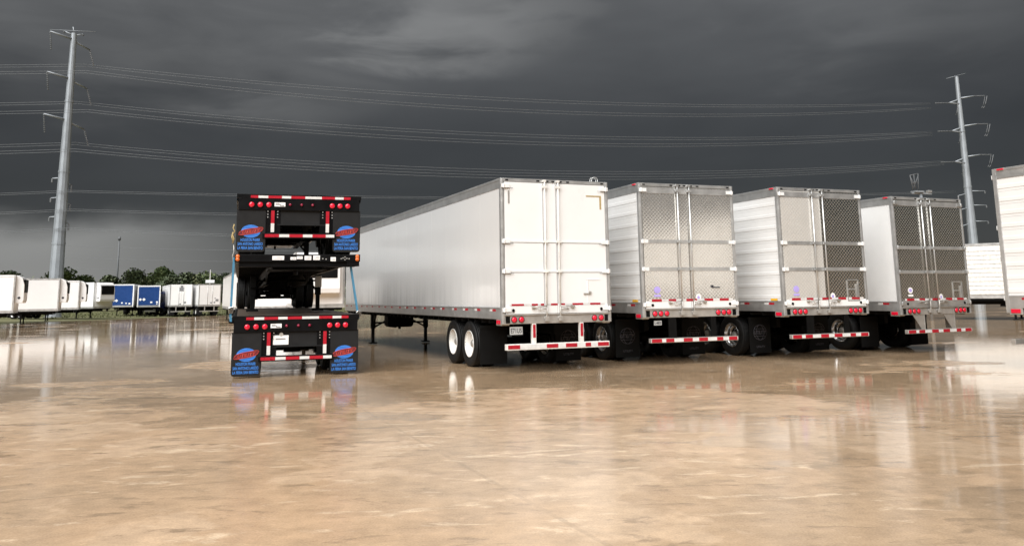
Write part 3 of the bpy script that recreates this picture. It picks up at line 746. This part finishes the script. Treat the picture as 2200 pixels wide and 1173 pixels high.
# ------------------------------------------------------------------ far trailers
def far_trailer(label, ground, dirv, group, L=14.6, nose=True, white='far_white', panel=None, gear=True, front_grille=False, ribbed=False, z=None, at='front', cat='trailer', H=4.0, ribs=0, marks=None):
    """ground: the point below the centre of the FRONT end (at='front') or the REAR end; dirv: horizontal unit heading of the nose"""
    d = Vector((*dirv, 0)).normalized(); yaw = math.atan2(-d.x, d.y)
    g = Vector((*ground, 0)); rear = g - d * L if at == 'front' else g
    gg = gz(*ground) if z is None else z
    T = thing('distant_trailer', label, cat, (rear.x, rear.y, gg), yaw, group)
    B = 1.12
    MB().box(-1.28, 1.28, 0, L, B + .18, H - .12).build('body', white, T, .02)
    MB().box(-1.30, 1.30, -.005, L + .005, H - .12, H).build('roof_rail', 'aluminium' if white != 'far_white' else 'far_white', T)
    MB().box(-1.30, 1.30, -.005, L + .005, B, B + .18).build('bottom_rail', 'aluminium', T)
    for s in (-1, 1):
        for yy in (-.01, L - .09): MB().box(s * 1.255 - .05, s * 1.255 + .05, yy, yy + .10, B, H).build('corner_post', 'far_white' if panel else 'aluminium', T)
    if ribs:
        for s in (-1, 1):
            for k in range(ribs):
                zz = B + .22 + (H - B - .4) * k / ribs; MB().box(min(s * 1.28, s * 1.31), max(s * 1.28, s * 1.31), .1, L - .1, zz, zz + (H - B - .4) / ribs * .80).build('side_panel', 'white_worn', T)
    # rear doors
    for s in (-1, 1):
        x0, x1 = sorted((s * .01, s * 1.19)); D = MB().box(x0, x1, -.03, 0, B + .2, H - .14).build('door', panel or white, T)
        MB().tube((s * .28, -.05, B + .15), (s * .28, -.05, H - .1), .018, n=6).build('lock_rod', 'aluminium', D)
    if panel: MB().box(-1.17, 1.17, L + .005, L + .02, B + .22, H - .16).build('front_panel', panel, T)
    if marks:
        m = MB()
        for (x, z_, a, k_) in marks:
            yb = L + .02 if panel else -.03; yb2 = yb + (.012 if panel else -.012); sx = -1 if panel else 1
            if k_ == 'd': m.prism([(sx * x - a, z_), (sx * x, z_ - a), (sx * x + a, z_), (sx * x, z_ + a)], 1, min(yb, yb2), max(yb, yb2))
            else: m.box(sx * x - a, sx * x + a, min(yb, yb2), max(yb, yb2), z_ - a * .8, z_ + a * .8)
        m.build('placards', 'sticker_white' if panel else 'print_grey', T)
    if nose:
        m = MB(); pl = [(L + .01, B + .75), (L + .55, B + .75), (L + .62, B + 1.0), (L + .60, H - .75), (L + .45, H - .25), (L + .25, H - .08), (L + .01, H - .03)]
        N = m.prism(pl, 0, -1.0, 1.0).build('cooling_unit', 'far_white', T, .03)
        MB().box(-.86, .86, L + .42, L + .66, H - 1.35, H - .36).build('grille', 'chassis_black', N, .05)
        MB().tube((-1.012, L + .3, B + 1.15), (-1.0, L + .3, B + 1.15), .10, n=10).tube((1.012, L + .3, B + 1.15), (1.0, L + .3, B + 1.15), .10, n=10).build('cap', 'print_dark', N)
    tandem_far(T, (1.8, 3.0))
    MB().box(-1.2, 1.2, .2, L - .2, B - .12, B - .001).box(-.9, .9, .8, 4.4, .62, B - .12).box(-.6, .6, L - 3.6, L - 2.2, .7, B - .12).box(-.45, .45, .5, L - .5, .8, B - .12).build('underframe', 'chassis_black', T)
    MB().box(-1.15, 1.15, 0, .08, .5, .6).box(-.6, -.5, 0, .08, .6, B).box(.5, .6, 0, .08, .6, B).build('rear_bumper', 'dull_steel', T)
    for s in (-1, 1):
        x0, x1 = sorted((s * .62, s * 1.22)); MB().box(x0, x1, 1.0, 1.015, .12, B - .13).build('mudflap', 'flap_rubber', T)
    if gear: landing_gear(T, L - 2.9, B - .02)
    MB().box(-1.26, -.75, L - 6.2, L - 5.0, .62, B - .12).build('tool_box', 'chassis_black', T) if nose else None
    return T
def tandem_far(T, ys_):
    for yy in ys_:
        for s in (-1, 1):
            o = put('wheel', FTYRE, T, (s * 1.0, yy, .5), (0, 0, 0 if s > 0 else PI)); put('rim', RIMS['white_rim'], o, (.12, 0, 0))
FTYRE = MB().lathe([(.29, -.24), (.49, -.24), (.5, -.22), (.5, .22), (.49, .24), (.29, .24)], (0, 0, 0), 0, 24, closed=True).mesh('tyre', ['rubber'])

GF = 'refrigerated trailers parked in an angled row at the far edge'
ang = lambda a: (math.cos(math.radians(a)), math.sin(math.radians(a)))
def near_side(px, Y, a):
    """centre of the front end, from the ground point below its near front corner"""
    d = Vector(ang(a)); n = Vector((-d.y, d.x)); return (px + n.x * 1.28, Y + n.y * 1.28)
far_trailer('white refrigerated trailer at the edge of the far row, cut by the picture border', near_side(-38.25, 65, 23), ang(23), GF)
far_trailer('refrigerated trailer standing right in front of the foot of the tall steel pole', near_side(-40.7, 76, 23), ang(23), GF, white='far_white_grey')
far_trailer('white refrigerated trailer third along the far angled row, narrow strip of side showing', near_side(-44.0, 86, 23), ang(23), GF)
far_trailer('white refrigerated trailer with black grille on its nose, next to the blue fronted trailer', near_side(-46.9, 95, -20), ang(-22), GF)
GBl = 'trailers with dark blue fronts in the far row'
BM = [(-1.05, 1.95, .15, 'd'), (-.72, 1.95, .19, 'd'), (-.05, 1.65, .10, 's'), (.45, 1.6, .09, 's'), (.85, 1.55, .11, 's')]
BM2 = [(-.95, 2.05, .17, 'd'), (-.55, 2.05, .19, 'd'), (.30, 1.70, .12, 's'), (.95, 1.72, .11, 's'), (.95, 1.5, .07, 's')]
far_trailer('trailer with dark blue front behind the white nose with black grille', (-51.1, 111, ), (.30, -.95), GBl, nose=False, panel='far_blue', marks=BM, H=4.05)
far_trailer('trailer with dark blue front and two white diamonds, nearest the white van doors', (-45.1, 105), (.40, -.91), GBl, nose=False, panel='far_blue', marks=BM2, H=3.75)
GW = 'white vans with rear doors to the camera in the far row'
far_trailer('white van trailer with small grey crest high on its doors', (-40.7, 104), (-.44, .9), GW, nose=False, at='rear', gear=False, marks=[(.02, 3.55, .15, 's'), (.02, 3.22, .28, 's'), (.45, 1.62, .16, 'd'), (-.1, 1.45, .09, 's')], H=3.8)
far_trailer('white van trailer with dark scribble low on its doors, under the small white sign', (-37.2, 104), (-.52, .85), GW, white='far_white_grey', nose=False, at='rear', gear=False, marks=[(.85, 1.85, .17, 's'), (.55, 1.6, .13, 'd'), (.15, 1.55, .10, 's'), (.62, 2.1, .07, 's')], H=3.8)
far_trailer('long grey-white van trailer half hidden behind the flatbed stack', (-21.7, 69.2), (-.36, .93), None, nose=False, at='rear', L=15.6, white='white_panel', H=4.05)
far_trailer('white reefer nose seen through the gap in the flatbed stack', (-10.2, 44.6), (.30, -.95), None, nose=True, L=12)
far_trailer('white trailer low behind the legs of the middle flatbed', (-14.9, 52), (.25, -.97), None, nose=False, L=12)
far_trailer('white ribbed trailer standing behind the cut-off one, grey rail and dark wheels', (24.3, 46.8), (-.78, .62), None, nose=True, L=14, ribs=11, H=4.0, white='white_worn')
# dark truck cab between the blue front and the white doors
Tk = thing('parked_truck', 'dark navy truck cab far off between the blue front and the white van doors', 'truck', (-45.6, 113, gz(-45.6, 113)), 2.7)
MB().prism([(0, .5), (3.2, .5), (3.2, 1.5), (1.9, 1.65), (1.6, 2.9), (0, 3.2)], 0, -1.1, 1.1).build('cab', 'cab_navy', Tk, .05)
MB().box(-1.0, 1.0, 3.2, 3.3, .45, .8).build('front_bumper', 'polished_rim', Tk)
MB().prism([(1.96, 1.70), (1.68, 2.75), (1.70, 2.75), (1.98, 1.70)], 0, -.95, .95).build('windscreen', 'print_dark', Tk)
for s in (-1, 1):
    MB().box(s * .8 - .14, s * .8 + .14, 3.2, 3.24, 1.0, 1.2).build('headlight', 'sticker_white', Tk)
    for yy in (.2, 2.6): put('wheel', FTYRE, Tk, (s * .95, yy, .5))
# small two-board sign on a post
Sg = thing('roadside_sign', 'small white two board sign on a thin post in front of the trees', 'sign', (-43.0, 120, -.46), .3)
MB().tube((0, 0, 0), (0, 0, 6.2), .06, n=8).build('post', 'dull_steel', Sg)
for z in (3.75, 4.35): MB().box(-.6, .6, -.09, -.06, z, z + .42).build('board', 'far_white', Sg)

# ------------------------------------------------------------------ transmission poles and lines
GP = 'tall grey steel transmission poles'
def steel_pole(label, x, y, h, r0, r1, z0=-.46):
    T = thing('transmission_pole', label, 'utility pole', (x, y, z0), 0, GP)
    m = MB(); n = 12; secs = 4
    for k in range(secs):
        a, b_ = k / secs, (k + 1) / secs
        m.tube((0, 0, h * a), (0, 0, h * b_), lerp(r0, r1, a), lerp(r0, r1, b_) , n=n, sm=False)
        if k: m.tube((0, 0, h * a - .15), (0, 0, h * a + .15), lerp(r0, r1, a) + .05, n=n, sm=False)
    m.build('shaft', 'galvanised', T)
    MB().lathe([(r0 * 1.15, 0), (r0 * 1.15, .12), (r0, .12)], (0, 0, 0), 2, 16).build('base_flange', 'galvanised', T)
    return T
def arm(T, z, d, L, rise=.6, r=.2, droop=0, ins=2.8, insv=None, dark=False):
    d = Vector((*d, 0)).normalized()
    A = MB().tube((0, 0, z), tuple(d * L + Vector((0, 0, z + rise))), r, r * .6, n=8).build('cross_arm', 'galvanised', T)
    tip = d * L + Vector((0, 0, z + rise)); v = Vector(insv or (0, 0, -ins))
    m = MB(); n = 9
    m.tube(tuple(tip), tuple(tip + v), .035, n=6)
    for k in range(n): p = tip + v * ((k + .6) / n); q_ = p + v.normalized() * .06; m.tube(tuple(p), tuple(q_), .12, n=8)
    m.build('insulator', 'print_grey' if dark else 'wire_alloy', A)
    return A
PLx, PLy = -59.45, 110
Lp = steel_pole('tall tapered steel pole on the far left behind the white trailers', PLx, PLy, 38.0, .95, .36)
for z in (36.7, 31.2, 25.5):
    zz = z + .46
    arm(Lp, zz, (-.55, -.83), 3.2, .3, .17, ins=2.6, insv=(.3, .0, -2.5))
    arm(Lp, zz - .2, (.40, .92), 2.6, -.6, .17, insv=(.55, .3, -2.2), dark=True)
for z in (17.7, 15.1, 12.6):
    arm(Lp, z + .46, (-.85, -.5), 1.3, -.15, .13, ins=.5); arm(Lp, z - .2, (.75, .6), 1.0, -.2, .10, ins=.9, dark=True)
arm(Lp, 37.7, (-.9, -.4), 1.2, .5, .10, ins=.2); arm(Lp, 37.7, (.9, .3), 1.1, .3, .10, ins=.2)
MB().tube((0, 0, 38), (-.15, -.1, 38.9), .08, n=6).tube((-3.0, -.6, 38.4), (2.8, .3, 38.3), .03, n=5).build('ground_wire_cap', 'galvanised', Lp)
PRx, PRy = 77.0, 141
Rp = steel_pole('tall tapered steel pole on the far right above the dark steel doors', PRx, PRy, 38.3, .92, .30)
for z in (34.0, 29.1, 23.8):
    zz = z + .46
    a = arm(Rp, zz, (.97, -.2), 2.4, .3, .16, insv=(1.7, -.4, -.1))
    tip = Vector((.97, -.2, 0)).normalized() * 2.4 + Vector((1.7, -.4, zz + .2))
    MB().path([tuple(tip + Vector((.35 - .9 * k / 6, 0, -2.1 * math.sin(k / 6 * PI * .5)))) for k in range(7)], .06, 5).path([tuple(tip + Vector((.15 - .8 * k / 6, .3, -2.0 * math.sin(k / 6 * PI * .5)))) for k in range(7)], .05, 5).build('jumper_loop', 'wire_alloy', a)
    a = arm(Rp, zz - .2, (-.95, -.3), 2.2, -.7, .16, insv=(-2.6, -.4, -.1))
    tip = Vector((-.95, -.3, 0)).normalized() * 2.2 + Vector((0, 0, zz - .9))
    MB().tube(tuple(tip), tuple(tip + Vector((1.4, -.6, -.35))), .13, n=8).path([tuple(tip + Vector((1.2 - .6 * k / 6, -.6, -.3 - 1.9 * math.sin(k / 6 * PI * .5)))) for k in range(7)], .05, 5).build('jumper_loop', 'wire_alloy', a)
for z in (18.0, 15.6, 12.9):
    arm(Rp, z + .46, (.98, -.2), 2.6, -.1, .09, ins=.4); arm(Rp, z + .1, (-.95, -.3), 2.2, -.5, .08, ins=.6, dark=True)
MB().tube((-1.8, 0, 38.0), (1.6, 0, 38.9), .035, n=5).build('ground_wire_cap', 'galvanised', Rp)

GL = 'overhead conductors between the steel poles'
ORD = ['topmost', 'upper', 'third', 'fourth', 'fifth', 'sixth']
def span(P, Q, sag, n=30, t0=0., t1=1.):
    P, Q = Vector(P), Vector(Q); out = []
    for k in range(n + 1):
        t_ = t0 + (t1 - t0) * k / n; p = P.lerp(Q, t_); p.z -= 4 * sag * t_ * (1 - t_); out.append(p)
    return out
def wire(label, A, Bq, sag, r=.038):
    left = span((A[0] - 136, A[1] - 31, A[2] + .3), A, 2.4, 16, .4, 1)
    pts = left[:-1] + span(A, Bq, sag)
    tag(MB().path(pts, r, 5).build('power_line', 'wire_alloy'), label, 'power line', GL)
def scale_to(P, Y):                                          # same direction from the yard, other depth: the wires hang from near or far arms
    k = Y / P[1]; return (P[0] * k, Y, 1.602 + (P[2] - 1.602) * k)
lines = [('near wire of the top pair', (-57.84, 110, 33.21), (72.1, 141, 33.3), 2.35, 113), ('lower wire of the top pair', (-57.46, 110, 32.3), (72.1, 141, 32.5), 3.1, 107),
         ('upper wire of the middle pair', (-58.42, 110, 28.05), (71.9, 141, 28.3), 2.7, 113), ('lower wire of the middle pair', (-56.9, 110, 26.9), (71.9, 141, 27.8), 2.95, 107),
         ('upper wire of the third pair', (-58.34, 110, 22.45), (73.4, 141, 23.2), 2.85, 113), ('lower wire of the third pair', (-58.27, 110, 21.57), (73.4, 141, 22.7), 2.9, 107)]
for nm, A, Bq, sag, Y in lines:
    A = scale_to(A, Y)
    for dz_, tw in ((0, 'upper strand'), (-.32, 'lower strand')):
        wire(f'{tw} of the {nm} strung across the storm sky', (A[0], A[1], A[2] + dz_), (Bq[0], Bq[1], Bq[2] + dz_ * .6), sag - dz_ * .5, .024)
for nm, A, Bq, sag in (('first single wire below the paired ones', (-58.2, 109.4, 15.94), (75, 141, 18.0), 1.0), ('second single wire below the paired ones', (-58.0, 109.4, 13.47), (75, 141, 15.6), 1.35), ('lowest single wire, just above the light band of sky', (-58.1, 109.4, 11.02), (75, 141, 12.8), 2.1)):
    for dz_, tw in ((0, 'upper strand'), (-.22, 'lower strand')):
        wire(f'{tw} of the {nm}', (A[0], A[1], A[2] + dz_), (Bq[0], Bq[1], Bq[2] + dz_), sag, .021)
for i, (za, zb, lb) in enumerate(((14.2, 13.0, 'highest of three thin far wires low over the trees'), (11.4, 10.6, 'middle of three thin far wires low over the trees'), (8.9, 8.55, 'lowest of three thin far wires just over the trees'))):
    tag(MB().path(span((-110, 200, za + .6), (40, 205, zb + 1.5), 2.0), .03, 5).build('power_line', 'wire_alloy'), lb, 'power line', 'thin far wires over the trees')
# far thin mast left of the flatbeds, and the floodlight behind the last trailer
Ms = thing('distant_mast', 'thin grey mast standing far beyond the trees', 'mast', (-89, 190, -.46), 0)
MB().tube((0, 0, 0), (0, 0, 16.3), .26, .16, n=8).tube((0, 0, 15.5), (0, 0, 16.2), .32, n=8).build('shaft', 'mast_grey', Ms)
Fl = thing('floodlight_mast', 'lattice floodlight head showing above the roof of the dark door trailer', 'floodlight', (22.0, 45, 0), .35)
MB().tube((0, 0, 0), (0, 0, 6.75), .09, n=8).build('mast', 'galvanised', Fl)
MB().box(-.55, .75, -.05, .05, 6.7, 6.78).box(-.5, .1, -.18, .18, 6.78, 6.86).build('cross_bar', 'galvanised', Fl)
MB().box(.48, .74, -.10, .10, 6.8, 6.92).build('lamp_head', 'aluminium', Fl, .02)
m = MB()
for a, b_ in (((-.62, 7.7), (-.42, 6.85)), ((-.35, 7.75), (-.30, 6.85)), ((-.05, 7.8), (-.08, 6.85)), ((-.62, 7.7), (.0, 7.82)), ((-.60, 7.6), (-.2, 7.0)), ((-.05, 7.7), (-.42, 7.0)), ((-.5, 7.3), (-.08, 7.35))): m.tube((a[0], 0, a[1]), (b_[0], .05, b_[1]), .022, n=5)
m.build('lattice', 'mast_grey', Fl)

# ------------------------------------------------------------------ trees beyond the far trailers
def tree(x, y, h, wdt, leaf, label, n=3200, sparse=1.25):
    h *= 1.02; wdt *= 1.6
    T = thing('broadleaf_tree', label, 'tree', (x, y, -.46), random.uniform(0, 6), 'trees beyond the far trailers')
    m = MB(); m.tube((0, 0, 0), (.1, 0, h * .5), .22, .13, n=8)
    cl = []
    for k in range(11):
        a = random.uniform(0, 2 * PI); rr = wdt * .5 * random.uniform(.15, .8); zz = h * random.uniform(.30, .90)
        rr *= 1 - max(0, (zz / h - .55)) * 1.3
        c = Vector((rr * math.cos(a), rr * math.sin(a), zz)); cl.append((c, wdt * random.uniform(.15, .26)))
        m.tube((.1, 0, h * random.uniform(.25, .5)), tuple(c), .08, .03, n=5)
    m.build('trunk', 'bark', T)
    f = MB()
    for k in range(n):
        c, r = random.choice(cl)
        while True:
            v = Vector((random.uniform(-1, 1), random.uniform(-1, 1), random.uniform(-1, 1)))
            if v.length < 1: break
        p = c + Vector((v.x * r, v.y * r, v.z * r * .75)); s = random.uniform(.10, .26) * sparse
        a = Vector((random.uniform(-1, 1), random.uniform(-1, 1), random.uniform(-.6, .6))).normalized(); b_ = a.orthogonal().normalized()
        o = len(f.v); f.v += [tuple(p + a * s), tuple(p + b_ * s * .8), tuple(p - a * s), tuple(p - b_ * s * .8)]; f.face([o, o + 1, o + 2, o + 3])
    me = bpy.data.meshes.new('crown'); me.from_pydata(f.v, [], f.f); me.materials.append(MATS[leaf])
    o = bpy.data.objects.new('crown', me); COL.objects.link(o); o.parent = T
TREES = [(-104, 172, 8.2, 5, 'leaf_dark', 'dark tree peeping over the leftmost trailer'), (-90.5, 168, 8.2, 5.5, 'leaf_green', 'round green tree directly right of the steel pole'),
         (-86.2, 171, 7.4, 5.5, 'leaf_green', 'lower green tree beside the one next to the pole'), (-82.5, 178, 5.8, 4.5, 'leaf_dark', 'low dark scrub tree above the nose with black grille'),
         (-79.3, 166, 6.9, 4.4, 'leaf_dark', 'dark round tree at the foot of the thin far mast'), (-76.0, 175, 6.4, 5.5, 'leaf_olive', 'yellowish tree above the first blue front'),
         (-74.6, 168, 7.8, 5.5, 'leaf_dark', 'broad dark tree above the gap between the blue fronts'), (-71.8, 172, 8.5, 5.5, 'leaf_green', 'tallest green tree above the second blue front'),
         (-68.6, 168, 7.3, 3.2, 'leaf_dark', 'slim tree with a round head left of the white van doors'), (-66.3, 173, 6.3, 5, 'leaf_olive', 'low olive tree over the crested white van'),
         (-63.6, 168, 7.6, 4.5, 'leaf_dark', 'ragged dark tree between the two white vans'), (-60.4, 171, 7.2, 5, 'leaf_green', 'leafy tree behind the small white sign'),
         (-57.2, 168, 6.9, 4.2, 'leaf_dark', 'dark tree that the flatbed stack half hides'), (-54, 173, 7, 5, 'leaf_green', 'green tree behind the flatbed stack')]
TREES += [(-98, 176, 6.0, 6, 'leaf_olive', 'low olive tree behind the second white refrigerated trailer'), (-94, 182, 5.6, 6, 'leaf_dark', 'low tree left of the steel pole base')]
for a in TREES: tree(*a)
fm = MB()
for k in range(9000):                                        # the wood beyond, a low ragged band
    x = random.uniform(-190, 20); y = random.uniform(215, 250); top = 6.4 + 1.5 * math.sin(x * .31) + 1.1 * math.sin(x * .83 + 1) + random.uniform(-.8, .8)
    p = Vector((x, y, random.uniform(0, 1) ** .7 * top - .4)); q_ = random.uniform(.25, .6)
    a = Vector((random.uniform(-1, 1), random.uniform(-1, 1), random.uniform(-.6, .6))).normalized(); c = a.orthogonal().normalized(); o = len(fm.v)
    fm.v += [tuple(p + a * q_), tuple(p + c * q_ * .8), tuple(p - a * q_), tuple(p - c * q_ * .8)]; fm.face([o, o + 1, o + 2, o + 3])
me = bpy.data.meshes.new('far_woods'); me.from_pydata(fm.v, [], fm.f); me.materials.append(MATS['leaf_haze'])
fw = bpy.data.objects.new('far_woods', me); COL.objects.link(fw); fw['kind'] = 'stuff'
gm = MB()
for k in range(7000):                                        # rough grass on the verge behind the trailers
    y = random.uniform(104, 150); x = random.uniform(-110, 10)
    if x > edge_x(min(y, 106)) - .4 and y < 112: continue
    h = random.uniform(.1, .3); a = random.uniform(0, PI); wx, wy = .09 * math.cos(a), .09 * math.sin(a); o = len(gm.v)
    gm.v += [(x - wx, y - wy, -.46), (x + wx, y + wy, -.46), (x + random.uniform(-.1, .1), y, -.46 + h)]; gm.face([o, o + 1, o + 2])
me = bpy.data.meshes.new('rough_grass'); me.from_pydata(gm.v, [], gm.f); me.materials.append(MATS['leaf_olive'])
go = bpy.data.objects.new('rough_grass', me); COL.objects.link(go); go['kind'] = 'stuff'
